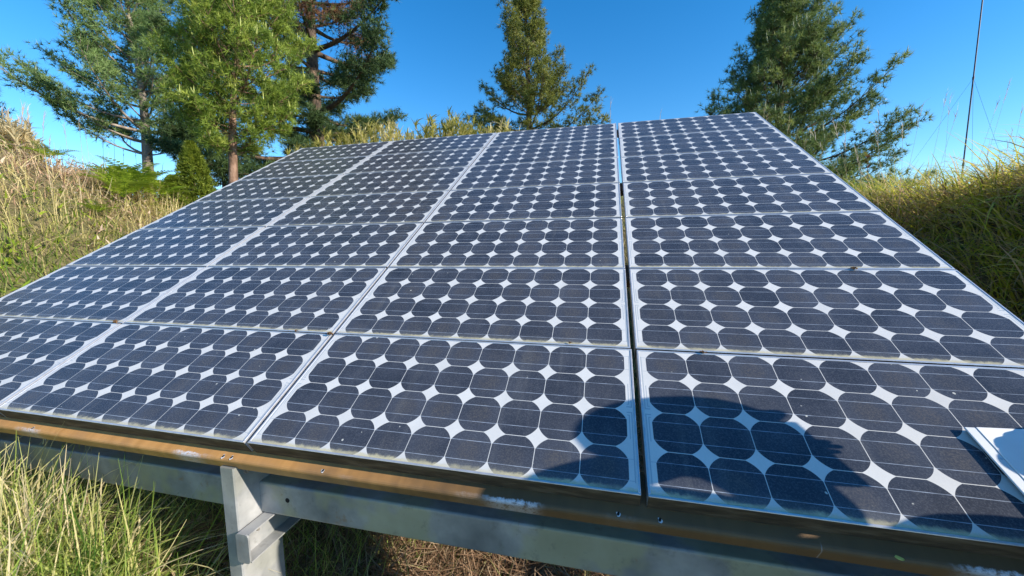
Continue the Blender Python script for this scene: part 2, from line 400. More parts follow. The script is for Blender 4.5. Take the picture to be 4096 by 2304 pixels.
for xp in PXS:
    bm = bmesh.new()
    prof = [(xp, 0.004), (xp+.004, 0), (xp+.053, 0), (xp+.057, .004), (xp+.057, .165), (xp, .165)]
    lo = [bm.verts.new((a, b, -1.25)) for a, b in prof]; hi = [bm.verts.new((a, b, -.097 if b < .1 else -.099)) for a, b in prof]
    for j in range(6): bm.faces.new((lo[j], lo[(j+1)%6], hi[(j+1)%6], hi[j]))
    bm.faces.new(hi); bm.faces.new(lo[::-1])
    po = rack_part('post', bm, M['post'])
    bm = bmesh.new(); cyl(bm, (xp+.057, .050, -.125), (1,0,0), .015, .003, 16); cyl(bm, (xp+.060, .050, -.125), (1,0,0), .0105, .009, 6)
    rack_part('bolt', bm, M['bolt'], parent=po)
    # long channel bolted to the post's side, running back under the panels, open to the right
    xs = xp+.058; t = .005; z0, z1 = -.415, -.312
    bm = bmesh.new()
    pr = [(xs, z0+.006), (xs+.006, z0), (xs+.05, z0), (xs+.05, z0+t), (xs+t, z0+t), (xs+t, z1-t), (xs+.05, z1-t), (xs+.05, z1), (xs+.006, z1), (xs, z1-.006)]
    prism(bm, pr, -.008, 2.9, 8, axis=1)
    cap = [(xs+.0, z0+.012), (xs+.003, z0+.003), (xs+.012, z0), (xs+.040, z0), (xs+.047, z0+.003), (xs+.05, z0+.012), (xs+.05, z1-.010), (xs+.046, z1-.003), (xs+.040, z1), (xs+.006, z1), (xs, z1-.006)]
    prism(bm, cap, -.014, -.0082, 1, axis=1)
    br = rack_part('side_channel', bm, M['post'])
    bm = bmesh.new(); cyl(bm, (xs+.026, .045, z1-t), (0,0,-1), .010, .012, 6); cyl(bm, (xs+.026, .045, z1-t-.012), (0,0,-1), .005, .012, 10)
    rack_part('bolt', bm, M['bolt'], parent=br)
    # rear post and slope member
    bm = bmesh.new(); box(bm, xp, xp+.057, 2.76, 2.86, -1.25, 1.47); rack_part('post', bm, M['post'])
    bm = bmesh.new(); box(bm, xp+.004, xp+.053, .12, 3.5, -.20, -.105); rack_part('slope_beam', bm, M['beam'], True)

# ------------------------------------------------------------------ solar panels
def make_panel():
    root = empty('solar_panel')
    RW, HT, TH = .0068, .056, .0018
    bm = bmesh.new()
    def bar(x0, x1, y0, y1): box(bm, x0, x1, y0, y1, -HT, 0)
    bar(0, MW, 0, RW); bar(0, MW, MH-RW, MH); bar(0, RW, RW, MH-RW); bar(MW-RW, MW, RW, MH-RW)
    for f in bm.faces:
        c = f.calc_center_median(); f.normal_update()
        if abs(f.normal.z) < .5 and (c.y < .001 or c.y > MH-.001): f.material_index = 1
    fr = bm_obj('frame', bm, [M['frame'], M['frame_side']], root)
    bv = fr.modifiers.new('bevel', 'BEVEL'); bv.width = .0012; bv.segments = 1
    bm = bmesh.new(); box(bm, RW, MW-RW, RW, MH-RW, -.0075, -.0016)
    bm_obj('laminate', bm, M['laminate'], root)
    bm = bmesh.new(); box(bm, .10, .21, .20, .31, -.035, -.0082, .004)
    bm_obj('junction_box', bm, M['black'], root)
    return root
def copy_tree(o, parent=None):
    c = o.copy(); C.objects.link(c)
    if parent: c.parent = parent
    for ch in list(o.children): copy_tree(ch, c)
    return c
XS = (0.0, 1.2121, 2.4242, 3.6432); ROWP = .5126
cols = ('leftmost', 'second', 'third', 'rightmost')
rows = ('bottom row', 'second row up', 'third row up', 'fourth row up', 'fifth row up', 'sixth row up', 'top row')
special = {(2,0): 'solar panel above the grey post, bottom row, head shadow on its right end',
           (3,0): 'solar panel in the bottom right corner, half in a dark shadow, binder lying on it',
           (0,6): 'solar panel at the top left corner of the array', (3,6): 'solar panel at the top right corner of the array, under the right pine',
           (0,0): 'solar panel at the bottom left corner, mostly cut off by the photo edge'}
proto = make_panel(); first = True
jr = random.Random(3)
for i in range(4):
    for j in range(7):
        p = proto if first else copy_tree(proto); first = False
        dx = jr.uniform(-.0015, .0015)+(.003 if j == 0 and i > 1 else 0)
        p.location = W(XS[i]+dx, j*ROWP+.002, jr.uniform(-.0008, .0008)); p.rotation_euler = (TILT+R_(jr.uniform(-.12, .12)), R_(jr.uniform(-.05, .05)), 0)
        lab = special.get((i,j), 'dark rounded-cell solar panel, %s column of four, %s of seven' % (cols[i], rows[j]))
        tag(p, lab, 'solar panel', 'solar panels of the tilted array')

# ------------------------------------------------------------------ binder, litter, leaf
bd = empty('binder', W(4.4435, -.02, .0002), (TILT, 0, R_(0)))
bd.rotation_euler = (Matrix.Rotation(TILT, 3, 'X') @ Matrix.Rotation(R_(3), 3, 'Z')).to_euler()
tag(bd, 'white binder with a dark back board lying on the bottom right panel', 'binder')
bm = bmesh.new(); box(bm, .006, .235, .0, .297, 0.0005, .007, .001); bm_obj('back_board', bm, M['black'], bd)
wp = noisy('white_cover', [(.3, (.80,.80,.80)), (.7, (.86,.86,.86))], 12, .4)
bm = bmesh.new(); box(bm, .024, .237, -.003, .300, .0105, .0135, .001); bm_obj('cover', bm, wp, bd)
wg = noisy('pale_hinge', [(.3, (.66,.68,.70)), (.7, (.74,.76,.78))], 12, .4)
bm = bmesh.new(); box(bm, 0, .0235, -.003, .300, .0072, .0118, .0015); hg = bm_obj('hinge_strip', bm, wg, bd)
bm = bmesh.new(); cyl(bm, (.017, .215, .0118), (0,0,1), .0028, .0012, 12); bm_obj('rivet', bm, M['frame'], hg)
bm = bmesh.new(); box(bm, .012, .225, .01, .29, .0073, .0102); bm_obj('paper_stack', bm, wp, bd)
# pen clipped under the binder, sticking out to the left
lit_m = noisy('leaf_crumbs', [(.3, (.05,.028,.014)), (.6, (.16,.085,.035)), (.8, (.30,.19,.09))], 90, .9, 0, 4, .8)
def litter(u, v, r, label):
    d = FWD+RGT*(u-2048)/F4-UP*(v-1152)/F4
    n = np.array([0, -st, ct]); s = (0.004-CAM@n)/(d@n); p = CAM+d*s
    o = empty('leaf_litter', p, (TILT,0,0)); bm = bmesh.new(); q = random.Random(int(u))
    for k in range(16):
        a = q.uniform(0, 6.28); rr = q.uniform(0, 1)
        pos = Vector((math.cos(a)*rr*r*1.5, math.sin(a)*rr*r*.6, q.uniform(0, r*.5)))
        mm = Matrix.Translation(pos) @ Matrix.Rotation(q.uniform(0, 3), 4, Vector((q.random(), q.random(), q.random())).normalized()) @ Matrix.Diagonal((q.uniform(.3,.9)*r, q.uniform(.2,.5)*r, q.uniform(.08,.3)*r, 1))
        bmesh.ops.create_icosphere(bm, subdivisions=1, radius=1, matrix=mm)
    me = bpy.data.meshes.new('leaf_litter'); bm.to_mesh(me); bm.free()
    bpy.data.objects.remove(o)
    o = bpy.data.objects.new('leaf_litter', me); C.objects.link(o); me.materials.append(lit_m); o.location = p; o.rotation_euler = (TILT,0,0)
    tag(o, label, 'leaf litter', 'clumps of leaf litter on the panels')
litter(1318, 1336, .011, 'brown leaf clump at the crossing of the second and third columns')
litter(461, 1287, .011, 'brown leaf clump at the crossing of the first and second columns')
litter(3415, 1073, .010, 'dark leaf clump in the joint of the rightmost column')
litter(2815, 1408, .006, 'small crumbs in the joint above the head shadow')
litter(1185, 1323, .006, 'small dark crumb in the joint left of the big brown clump')
litter(914+1366, 1370, .0045, 'tiny crumbs in the joint of the third column')
yl = noisy('yellow_leaf', [(0, (.50,.48,.10)), (1, (.60,.55,.16))], 40, .6)
bm = bmesh.new(); vs = []
for k in range(12):
    a = k/12*6.283; vs.append(bm.verts.new((.009*math.cos(a), .0042*math.sin(a), .002*math.cos(a)**2)))
bm.faces.new(vs); bmesh.ops.solidify(bm, geom=bm.faces[:], thickness=.0004)
fl = bm_obj('fallen_leaf', bm, yl); fl.location = W(4.165, -.030, -.0570); fl.rotation_euler = (TILT, 0, R_(-38)); tag(fl, 'small yellow leaf lying on the dark end of the front rail', 'leaf')

# ------------------------------------------------------------------ vegetation generators
def blades(n, root, length, width, az, lean, curl, seg=3, tipw=.15):
    "n curved ribbons -> V, F, per-vertex blade index"
    t = np.linspace(0, 1, seg+1)
    th = lean[:,None]+curl[:,None]*t[None]                    # angle from vertical along the blade
    ds = length[:,None]/seg
    h = np.cumsum(np.sin(th)*ds, 1)-np.sin(th)*ds; z = np.cumsum(np.cos(th)*ds, 1)-np.cos(th)*ds
    dx, dy = np.cos(az), np.sin(az)
    P = np.stack([root[:,0,None]+h*dx[:,None], root[:,1,None]+h*dy[:,None], root[:,2,None]+z], -1)
    sa = az+np.pi/2+rng.normal(0, .5, n)
    side = np.stack([np.cos(sa), np.sin(sa), rng.normal(0, .25, n)], -1)
    w = width[:,None]*(1-(1-tipw)*t[None]**1.5)*.5
    L = P-side[:,None]*w[...,None]; Rr = P+side[:,None]*w[...,None]
    V = np.stack([L, Rr], 2).reshape(n, -1, 3); k = 2*(seg+1)
    base = (np.arange(n)*k)[:,None]; s = np.arange(seg)[None]*2
    Fq = np.stack([base+s, base+s+1, base+s+3, base+s+2], -1).reshape(-1,4)
    return V.reshape(-1,3), Fq, np.repeat(np.arange(n), k)
def field(n, xr, yr, keep):
    "random points with probability keep(x, y)"
    out = []
    while sum(map(len, out)) < n:
        p = np.stack([rng.uniform(*xr, 4*n), rng.uniform(*yr, 4*n)], -1)
        out.append(p[rng.random(4*n) < keep(p[:,0], p[:,1])])
    return np.concatenate(out)[:n]
def patch(x, y, s, seed=0):
    "smooth 0..1 patchiness"
    return .5+.25*(np.sin(x*s+seed)+np.sin(y*s*1.3+2*seed+.7*x*s))*np.cos((x-y)*s*.6+seed)+.12*np.sin(3.1*s*x+1.7*s*y+seed)
def grass(name, label, n, xr, yr, keep, lr, wr, mt, hue, lean=(.1,.45), curl=(.3,1.1), az=None, seg=3, lift=0, sd=.16):
    p = field(n, xr, yr, keep); x, y = p.T
    root = np.stack([x, y, gz(x, y)-.02+lift*rng.random(n)], -1)
    a = rng.uniform(0, 2*np.pi, n) if az is None else rng.normal(az[0], az[1], n)
    L = rng.uniform(*lr, n)*(.75+.5*patch(x, y, 2.3, 4)); V, Fq, bi = blades(n, root, L, rng.uniform(*wr, n), a, rng.uniform(*lean, n), rng.uniform(*curl, n), seg)
    h = np.clip(hue(x, y)+rng.normal(0, sd, n), 0, 1)
    o = np_obj(name, V, Fq, mt, rnd=h[bi]); tag(o, label, 'grass', kind='stuff'); return o
def near(x, y, d0=1.5): return np.minimum(1, (d0/np.hypot(x-CAM[0], y-CAM[1]))**1.6)

# dry grass of the left bank
grass('bank_grass', 'dry golden grass with green patches covering the left bank', 56000, (-10, -.15), (-1.2, 10),
      lambda x, y: near(x, y, 4)*((y > -.6-.1*x)), (.14, .44), (.006, .013), M['dry'],
      lambda x, y: .40+.85*(patch(x, y, 1.15, 2)-.5)+.18*sm((gz(x, y)-.2)/1.2)+.30*sm((1.6-y)/2.0)*sm((-2-x)/2.5), (.1, 1.35), (-.8, 2.1), sd=.24)
def weeds(n, xr, yr, keep, label, mt, size):
    p = field(n, xr, yr, keep); x, y = p.T; root = np.stack([x, y, gz(x, y)+rng.uniform(.02, .26, n)], -1)
    V, Fq, bi = blades(n, root, rng.uniform(*size, n), rng.uniform(.012, .03, n), rng.uniform(0, 6.28, n), rng.uniform(.5, 1.6, n), rng.uniform(.2, 1.2, n), 2)
    tag(np_obj('weeds', V, Fq, mt, rnd=np.clip(rng.normal(.5, .25, n), 0, 1)[bi]), label, 'weeds', kind='stuff')
weeds(5000, (-9, -.4), (-.6, 8), lambda x, y: near(x, y, 4)*(patch(x, y, 1.7, 8) > .56), 'broad green weed leaves scattered through the bank grass', M['fern'], (.05, .13))
weeds(4200, (-9, -.4), (-1, 8), lambda x, y: near(x, y, 4)*(patch(x, y, 1.5, 12) > .58), 'withered pinkish brown weed leaves on the bank', M['withered'], (.05, .14))
grass('back_grass', 'mixed dry and green grass behind the array', 15000, (-6, 12), (3.4, 11), lambda x, y: near(x, y, 5), (.25, .6), (.006, .012), M['dry'],
      lambda x, y: .2+.5*patch(x, y, .9, 5), (.1, .6), (.3, 1.2))
grass('front_lawn', 'low rough grass on the ground in front of the array', 9000, (-.5, 8), (-3.6, -.2), lambda x, y: .6+0*x, (.10, .30), (.004, .008), M['green'],
      lambda x, y: .3+.5*patch(x, y, 2, 6), (.1, .9), (.2, 1.6), seg=3, sd=.25)
# tall grass at the lower left, in front of the beam
grass('front_grass', 'tall green and dry grass in the lower left corner in front of the beam', 11500, (.5, 2.75), (-.95, .03),
      lambda x, y: np.clip((2.42-x)/.5, .03, 1)*np.where(y > -.03, .4, 1), (.22, .60), (.0035, .0095), M['green'],
      lambda x, y: .24+.5*patch(x, y, 3, 1), (.0, .95), (-.5, 2.6), seg=6, sd=.30)
grass('shaded_grass', 'dim grass growing in the shade under the panels', 3200, (-.2, 4.9), (.35, 3.4), lambda x, y: near(x, y, 2)*np.clip((2.6-x)*2, .06, 1), (.2, .45), (.003, .006), M['green'],
      lambda x, y: .3+.3*patch(x, y, 2, 3), (.1, .6), (.3, 1.4), seg=3)
# straw under the array
def straw(n):
    p = field(n, (1.4, 5.2), (.05, 2.6), lambda x, y: near(x, y, 1.9)*np.clip((x-1.2)/1.0, .3, 1)); x, y = p.T
    root = np.stack([x, y, gz(x, y)+rng.uniform(0, .09, n)], -1)
    V, Fq, bi = blades(n, root, rng.uniform(.05, .22, n), rng.uniform(.003, .008, n), rng.uniform(0, 6.28, n), rng.uniform(1.0, 1.75, n), rng.normal(0, .4, n), 2)
    h = np.clip(rng.normal(.5, .22, n), 0, 1)
    tag(np_obj('straw_litter', V, Fq, M['straw'], rnd=h[bi]), 'reddish dry straw lying on the ground under the panels', 'straw', kind='stuff')
straw(30000)
# right mound
grass('mound_grass', 'green and golden grass arching over the mound on the right', 24000, (4.93, 9.5), (.6, 6.5),
      lambda x, y: near(x, y, 2.6)*((x-4.95)*1.0 > -.1), (.25, .62), (.006, .014), M['mound'],
      lambda x, y: .48+.7*(patch(x, y, 1.9, 7)-.25), (.05, .7), (.7, 2.7), az=(2.9, 1.5), seg=5, sd=.27)
grass('mound_undergrowth', 'dark low grass under the long grass of the mound', 12000, (4.93, 9.5), (.6, 6.5),
      lambda x, y: near(x, y, 2.6)*((x-4.95)*1.0 > -.1), (.12, .3), (.004, .008), M['pine_olive'], lambda x, y: .25+.3*patch(x, y, 3, 7), (.1, .9), (.3, 1.6), sd=.2)
grass('mound_thatch', 'brown dead thatch hanging on the panel side of the mound', 7000, (4.95, 6.3), (.6, 5.5),
      lambda x, y: near(x, y, 2.6), (.14, .36), (.004, .009), M['straw'], lambda x, y: .25+.4*patch(x, y, 2.5, 9), (.8, 1.7), (.2, 1.2), az=(3.1, .8), sd=.2, lift=.18)
grass('mound_tufts', 'taller bright grass tufts standing out of the mound grass', 2600, (5.3, 9), (.9, 6.5),
      lambda x, y: near(x, y, 3)*(patch(x, y, 4.5, 3) > .55), (.30, .58), (.005, .011), M['mound'],
      lambda x, y: .45+.5*patch(x, y, 2, 1), (.0, .6), (.5, 2.2), seg=5, sd=.22)

# bamboo-grass thicket behind the array's top edge
def thicket(n, ur, dr, topf, name, label, leaf):
    T = Tubes(4); Vs, Fs, Rs, off = [], [], [], 0
    for k in range(n):
        u = rng.uniform(*ur); d = rng.uniform(*dr)
        x, y, _ = at(u, 600, d); g0 = float(gz(x, y))
        top = topf(u)-15+abs(rng.normal(0, 65))
        zt = at(u, top, d)[2]; H = zt-g0
        if H < .25: continue
        a = rng.uniform(0, 6.28); bend = rng.uniform(.03, .22)*H
        t = np.linspace(0, 1, 5); P = np.stack([x+math.cos(a)*bend*t**2, y+math.sin(a)*bend*t**2, g0+H*t], -1)
        T.add(P, np.linspace(.006, .002, 5))
        nl = int(20+22*H)
        tt = 1-rng.random(nl)**1.5*.75; root = np.stack([np.interp(tt, t, P[:,q]) for q in range(3)], -1)
        V, Fq, bi = blades(nl, root, rng.uniform(.08, .20, nl), rng.uniform(.014, .030, nl), rng.uniform(0, 6.28, nl), rng.uniform(.2, 1.3, nl), rng.uniform(.2, 1.4, nl), 2)
        Vs.append(V); Fs.append(Fq+off); off += len(V); base = rng.normal(.5+.2*math.sin(u*.013), .16)
        Rs.append(np.clip(base+rng.normal(0, .22, nl), 0, 1)[bi])
    o = np_obj(name, np.concatenate(Vs), np.concatenate(Fs), leaf, rnd=np.concatenate(Rs))
    tag(o, label, name.replace('_', ' '), kind='stuff')
    T.obj('canes', M['stalk'], o)
thicket(400, (1130, 2090), (6.2, 8.6), lambda u: 492+40*math.sin(u*.009)+30*math.sin(u*.023+1)+(70 if u < 1280 else 0)+np.interp(u, [1130, 1300, 1500, 1750, 1900, 2000, 2090], [150, 95, -5, 20, 70, 30, 110]),
        'bamboo_grass', 'thicket of yellowish bamboo grass along the crest behind the array', M['bamboo'])
thicket(170, (-60, 150), (5.2, 6.2), lambda u: 500+np.interp(u, [-60, 60, 110, 150], [0, 0, 40, 120]), 'dry_reeds', 'dense clump of dry tan reeds at the left edge of the bank crest', M['reed'])

# ferns on the left bank
def fern(name_label, u, v, d, size, nf=9):
    for d in np.arange(3.2, 9, .05):
        p = at(u, v, d)
        if p[2] < float(gz(p[0], p[1]))+.06: break
    else: p = at(u, v+25, 6.4)
    z = float(gz(p[0], p[1]))+.16; size *= 1.25; root = empty('fern', (p[0], p[1], z))
    tag(root, name_label, 'fern', 'bright ferns on the left bank')
    Vs, Fs, Rs, off = [], [], [], 0; T = Tubes(3)
    for k in range(nf):
        a = k/nf*6.283+rng.uniform(-.3, .3); L = size*rng.uniform(.75, 1.15); t = np.linspace(0, 1, 15)
        th = rng.uniform(.25, .7)+1.25*t
        h = np.cumsum(np.sin(th))*L/15; zz = np.cumsum(np.cos(th))*L/15+.02
        P = np.stack([h*math.cos(a), h*math.sin(a), zz], -1); T.add(P, np.linspace(.004, .001, 15))
        s = np.array([-math.sin(a), math.cos(a), 0]); rv = rng.random()
        for i in range(2, 15):
            w = .34*L*math.sin(math.pi*(i/15)**.6)*.8+.01; dr = P[i]-P[i-1]; dr /= np.linalg.norm(dr)
            for sg in (-1, 1):
                dv = s*sg*.9+dr*.4+np.array([0,0,-.12]); e1 = P[i]+dv*w; mid = P[i]+dv*w*.45; ww = dr*L*.026
                Vs.append(np.array([P[i], mid-ww, e1, mid+ww])); Fs.append(np.array([[0,1,2,3]])+off); off += 4; Rs += [np.clip(rv+rng.normal(0,.1), 0, 1)]*4
    np_obj('frond', np.concatenate(Vs), np.concatenate(Fs), M['fern'], root, rnd=np.array(Rs))
    T.obj('frond_stem', M['fern'], root)
for k, (u, v, d, s, lab) in enumerate([
    (560, 800, 6.2, .50, 'large bright fern low on the bank, nearest the panels'), (500, 835, 5.9, .42, 'bright fern low on the bank, left of the largest fern'),
    (640, 770, 6.6, .40, 'bright fern below the small conifer'), (470, 700, 6.6, .45, 'bright fern in the middle of the bank slope'),
    (560, 730, 6.8, .45, 'bright fern on the slope left of the grey pine trunk'), (300, 655, 6.4, .45, 'green fern at the crest under the grey pine branches'),
    (220, 640, 6.2, .42, 'green fern at the crest beside the dry reed clump'), (390, 660, 6.6, .45, 'green fern at the crest, right of two others'),
    (480, 660, 7.2, .42, 'green fern at the crest, closest to the grey pine trunk'), (400, 905, 5.4, .22, 'small fern in dry grass close to the array edge')]):
    fern(lab, u, v, d, s)
for k in range(10):
    u = rng.uniform(400, 660); fern('bright green fern in the dense fern patch below the grey pine trunk', u, rng.uniform(690, 850) if u > 470 else rng.uniform(680, 740), 6, rng.uniform(.34, .5), 7)
for k in range(9):
    fern('green fern among the row of ferns along the bank crest', rng.uniform(150, 560), rng.uniform(640, 690), 6, rng.uniform(.2, .32), 7)

# tall plume grasses
def plume(label, base, tip, d, plume_len, col=M['plume'], group='plume grass stems', lush=1.0, sag=.1, thick=.0045):
    b = at(*base, d); t_ = at(*tip, d); b = np.array(b); g0 = float(gz(b[0], b[1]));
    root = empty('plume_grass', (b[0], b[1], min(b[2], g0)))
    tag(root, label, 'plume grass', group); o = np.array(root.location)
    t = np.linspace(0, 1, 9); P = o+(t_-o)*t[:,None]+np.stack([np.sin(t*np.pi)*sag*0, 0*t, np.sin(t*np.pi)*sag], -1)-o
    T = Tubes(4); T.add(P, np.linspace(thick, thick*.4, 9)); T.obj('stem', M['stalk'], root)
    n = int(26*lush); tot = np.linalg.norm(P[-1]-P[0]); tt = 1-rng.random(n)*min(.9, plume_len/tot)
    rt = np.stack([np.interp(tt, t, P[:,q]) for q in range(3)], -1)
    dv = P[-1]-P[-3]; az0 = math.atan2(dv[1], dv[0])
    V, Fq, bi = blades(n, rt, rng.uniform(.35, .8, n)*plume_len*.55, rng.uniform(.003, .006, n), rng.normal(az0, .9, n), rng.uniform(.05, .45, n), rng.uniform(.1, .8, n), 3)
    np_obj('plume', V, Fq, col, root, rnd=rng.random(n)[bi])
PL = [((60,620),(92,430),5.6,.42,2), ((20,620),(30,455),5.4,.35,2), ((120,630),(110,440),5.8,.35,2), ((150,640),(175,460),6,.3,1.4), ((180,660),(200,545),6,.2,1),
      ((275,620),(255,495),7,.3,.7), ((320,610),(315,480),7.2,.3,.5), ((360,640),(340,520),7.2,.25,.5), ((400,640),(410,555),7.4,.25,.9), ((440,650),(455,520),7.4,.25,.5),
      ((90,640),(75,480),5.5,.35,2), ((5,560),(8,430),5.6,.3,1), ((630,720),(650,660),8,.25,1), ((545,660),(540,600),8,.2,.7), ((480,660),(492,590),7.8,.2,.7)]
for i, (b, t, d, pl, lu) in enumerate(PL):
    plume('pale plume of dry reed grass rising above the crest of the left bank', b, t, d, pl, group='reed plumes above the left bank', lush=lu, sag=.04)
plume('single thin plume standing above the array beside the middle conifer', (2430, 540), (2444, 385), 6.4, .35, group=None, lush=.5, sag=0)
plume('short thin plume showing above the top edge of the rightmost column', (2600, 520), (2645, 440), 6.8, .3, group=None, lush=.4, sag=0)
PR = [((3430,700),(3330,470),4.2), ((3450,720),(3240,530),4.0), ((3520,720),(3515,450),4.4), ((3560,720),(3500,500),4.2), ((3610,700),(3690,420),5), ((3700,690),(3790,360),5),
      ((3720,690),(3830,440),5), ((3780,690),(3800,390),5.4), ((3860,700),(4000,385),5), ((3900,700),(4035,340),5), ((3980,700),(4050,520),4.6), ((4020,720),(4090,430),4.6),
      ((3620,690),(3612,500),4.8), ((3480,740),(3420,600),3.8), ((3930,700),(3960,560),4.4), ((3400,690),(3380,500),4.4)]
for i, (b, t, d) in enumerate(PR):
    plume('thin pale grass plume arching up from the mound on the right', b, t, d, .30, group='grass plumes on the right mound', lush=.4, sag=.03, thick=.002)
for i, (b, t) in enumerate([((3010,520),(3060,420)), ((3030,540),(3068,450)), ((3110,540),(3158,465)), ((3130,560),(3190,515)), ((3160,600),(3225,550)), ((3235,640),(3285,608))]):
    plume('brown plume head poking out beside the right edge of the array', b, t, 4.6, .22, M['stalk'], 'brown plume heads along the array edge', .6, 0, .002)

# ------------------------------------------------------------------ pines and conifers
def unit(v): return v/(np.linalg.norm(v)+1e-9)
def needles(P, D, n, L, w, spread):
    "P, D (m,3): n needles per tuft -> V, F, tuft index"
    m_ = len(P); d = D[:,None]*(1-spread)+rng.normal(0, 1, (m_, n, 3))*spread
    d /= np.linalg.norm(d, axis=2)[...,None]+1e-9
    s = np.cross(d, rng.normal(0, 1, (m_, n, 3))); s /= np.linalg.norm(s, axis=2)[...,None]+1e-9
    ln = (L*rng.uniform(.7, 1.15, (m_, n)))[...,None]
    p = P[:,None]-d*ln*.12
    V = np.stack([p-s*w/2, p+s*w/2, p+d*ln], 2).reshape(-1,3)
    return V, np.arange(len(V)).reshape(-1,3), np.repeat(np.arange(m_), n*3)
def pine(name, label, base, H, trunk_r, bark, leaf, prof, crown0, whorls=20, per=5, rise=(.1,.7), lean=(0,0), wig=.05,
         nl=.13, nw=.011, tuft_n=11, dens=1.0, candle=None, candle_mat=None, dead=0, spread=.55, cat='tree', upturn=.35, sub=7, group='trees on the hilltop', top=1.0, cl=.12, clump=0, cn=9, bare=.16):
    root = empty(name, base); tag(root, label, cat, group)
    t = np.linspace(0, 1, 14); ph = rng.uniform(0, 6)
    TP = np.stack([lean[0]*t+wig*np.sin(t*7+ph)*t, lean[1]*t+wig*np.cos(t*6+ph)*t, H*t-.15], -1)
    T = Tubes(10); T.add(TP, trunk_r*(1-.93*t)**.85+.004+trunk_r*.35*np.exp(-t*40)); tr = T.obj('trunk', bark, root)
    B = Tubes(5); TU, TD, TC = [], [], []
    for w_ in range(whorls):
        f = crown0+(1-crown0)*(w_+.3+rng.uniform(-.3, .3))/whorls; f = min(max(f, crown0*.95), .985)
        o = np.array([np.interp(f, t, TP[:,q]) for q in range(3)]); a0 = rng.uniform(0, 6.28)
        for b_ in range(per):
            a = a0+b_/per*6.283+rng.normal(0, .25)
            L = prof(min(1, max(0, (f-crown0)/(1-crown0))), a)*rng.uniform(.72, 1.12)
            if L < .08: continue
            el = rise[0]+(rise[1]-rise[0])*(f-crown0)/(1-crown0)+rng.normal(0, .1)
            s = np.linspace(0, 1, 9)
            hd = np.array([math.cos(a), math.sin(a), 0]); cv = rng.normal(0, .12)
            sd_ = np.array([-math.sin(a), math.cos(a), 0])
            BP = o+hd*(L*s*math.cos(el))[:,None]+np.array([0,0,1])*(L*(s*math.sin(el)+upturn*s**2.4*.6-.06*np.sin(s*3.1)))[:,None]+sd_*(cv*L*s**2)[:,None]
            B.add(BP, np.linspace(max(.006, .018*L**.8*trunk_r/.1*.8), .003, 9))
            ns = int(sub*1.7*L*dens)+3
            for q in range(ns):
                c = bare+(1-bare)*(q+rng.random())/ns; tone = rng.normal(.45, .2)
                p0 = np.array([np.interp(c, s, BP[:,z]) for z in range(3)])
                dr = unit(BP[-1]-BP[-3]) if c > .7 else unit(BP[4]-BP[2])
                sgn = 1 if q % 2 else -1
                sl_ = (.20+.30*L*(1-c)+.05)*rng.uniform(.6, 1.2)
                sv = unit(dr*.75+sd_*sgn*rng.uniform(.35, 1)+np.array([0,0,rng.uniform(-.08, .5)]))
                e = p0+sv*sl_+np.array([0,0,.08*sl_])
                B.add(np.array([p0, (p0+e)/2+np.array([0,0,-.01]), e]), np.array([.0055, .004, .0025]))
                if clump:
                    rc = clump*rng.uniform(.7, 1.25); nn = int(cn*rng.uniform(.7, 1.3))
                    for z in range(nn):
                        o_ = rng.normal(0, 1, 3)*np.array([1, 1, .55]); o_ *= rc*rng.random()**.4/(np.linalg.norm(o_)+.3)
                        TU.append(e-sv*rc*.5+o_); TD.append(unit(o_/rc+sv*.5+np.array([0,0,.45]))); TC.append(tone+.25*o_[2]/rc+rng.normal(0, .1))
                ntf = 2 if clump else max(3, int(sl_/.055))
                for z in range(ntf):
                    k = (z+1)/ntf; pp = p0+(e-p0)*(.5+.5*k if clump else k)+rng.normal(0, .035, 3)
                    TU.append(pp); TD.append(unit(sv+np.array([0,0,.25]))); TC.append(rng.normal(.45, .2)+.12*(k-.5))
                if candle and rng.random() < candle: TU[-1] = e
                if candle and rng.random() < candle*(.25+.75*f): CAND.append((root, e, rng.uniform(.6, 1.3)))
            for k in range(3):
                TU.append(BP[-1-k]*.9+BP[-2]*.1+rng.normal(0, .02, 3)); TD.append(unit(BP[-1]-BP[-3]+np.array([0,0,.2*L]))); TC.append(rng.normal(.55, .2))
            if candle and rng.random() < min(1, candle*2): CAND.append((root, BP[-1], rng.uniform(.8, 1.4)))
    for k in range(6):
        TU.append(TP[-1]-np.array([0,0,.05*k])); TD.append(np.array([0,0,1.])); TC.append(.6)
    B.obj('branches', bark, root)
    TU, TD, TC = np.array(TU), np.array(TD), np.clip(np.array(TC), 0, 1)
    isd = np.zeros(len(TU), bool)
    if dead: isd = (np.abs(TU[:,2]/H-dead[0]) < dead[1]) & (np.hypot(TU[:,0]-dead[2], TU[:,1]) < dead[3]) & (rng.random(len(TU)) < .8)
    V, Fq, ti = needles(TU[~isd], TD[~isd], tuft_n, nl, nw, spread)
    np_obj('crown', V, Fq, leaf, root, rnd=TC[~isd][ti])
    if isd.any():
        V, Fq, ti = needles(TU[isd], TD[isd], tuft_n//2, nl, nw, spread)
        tag(np_obj('dead_foliage', V, Fq, M['dead'], root, rnd=rng.random(isd.sum())[ti]), 'reddish brown dead needles')
    if candle:
        CT = Tubes(4)
        for (_, p, s_) in CAND:
            h = cl*s_; q = rng.normal(0, .15, 2)
            CT.add(np.array([p, p+np.array([q[0]*h*.5, q[1]*h*.5, h*.5]), p+np.array([q[0]*h*.7, q[1]*h*.7, h])]), np.array([.009, .0085, .003])*1.1)
            if rng.random() < .5:
                a = rng.uniform(0, 6.28); h2 = h*rng.uniform(.4, .8)
                CT.add(np.array([p, p+np.array([math.cos(a)*.3*h2, math.sin(a)*.3*h2, h2*.6]), p+np.array([math.cos(a)*.35*h2, math.sin(a)*.35*h2, h2])]), np.array([.008, .007, .003]))
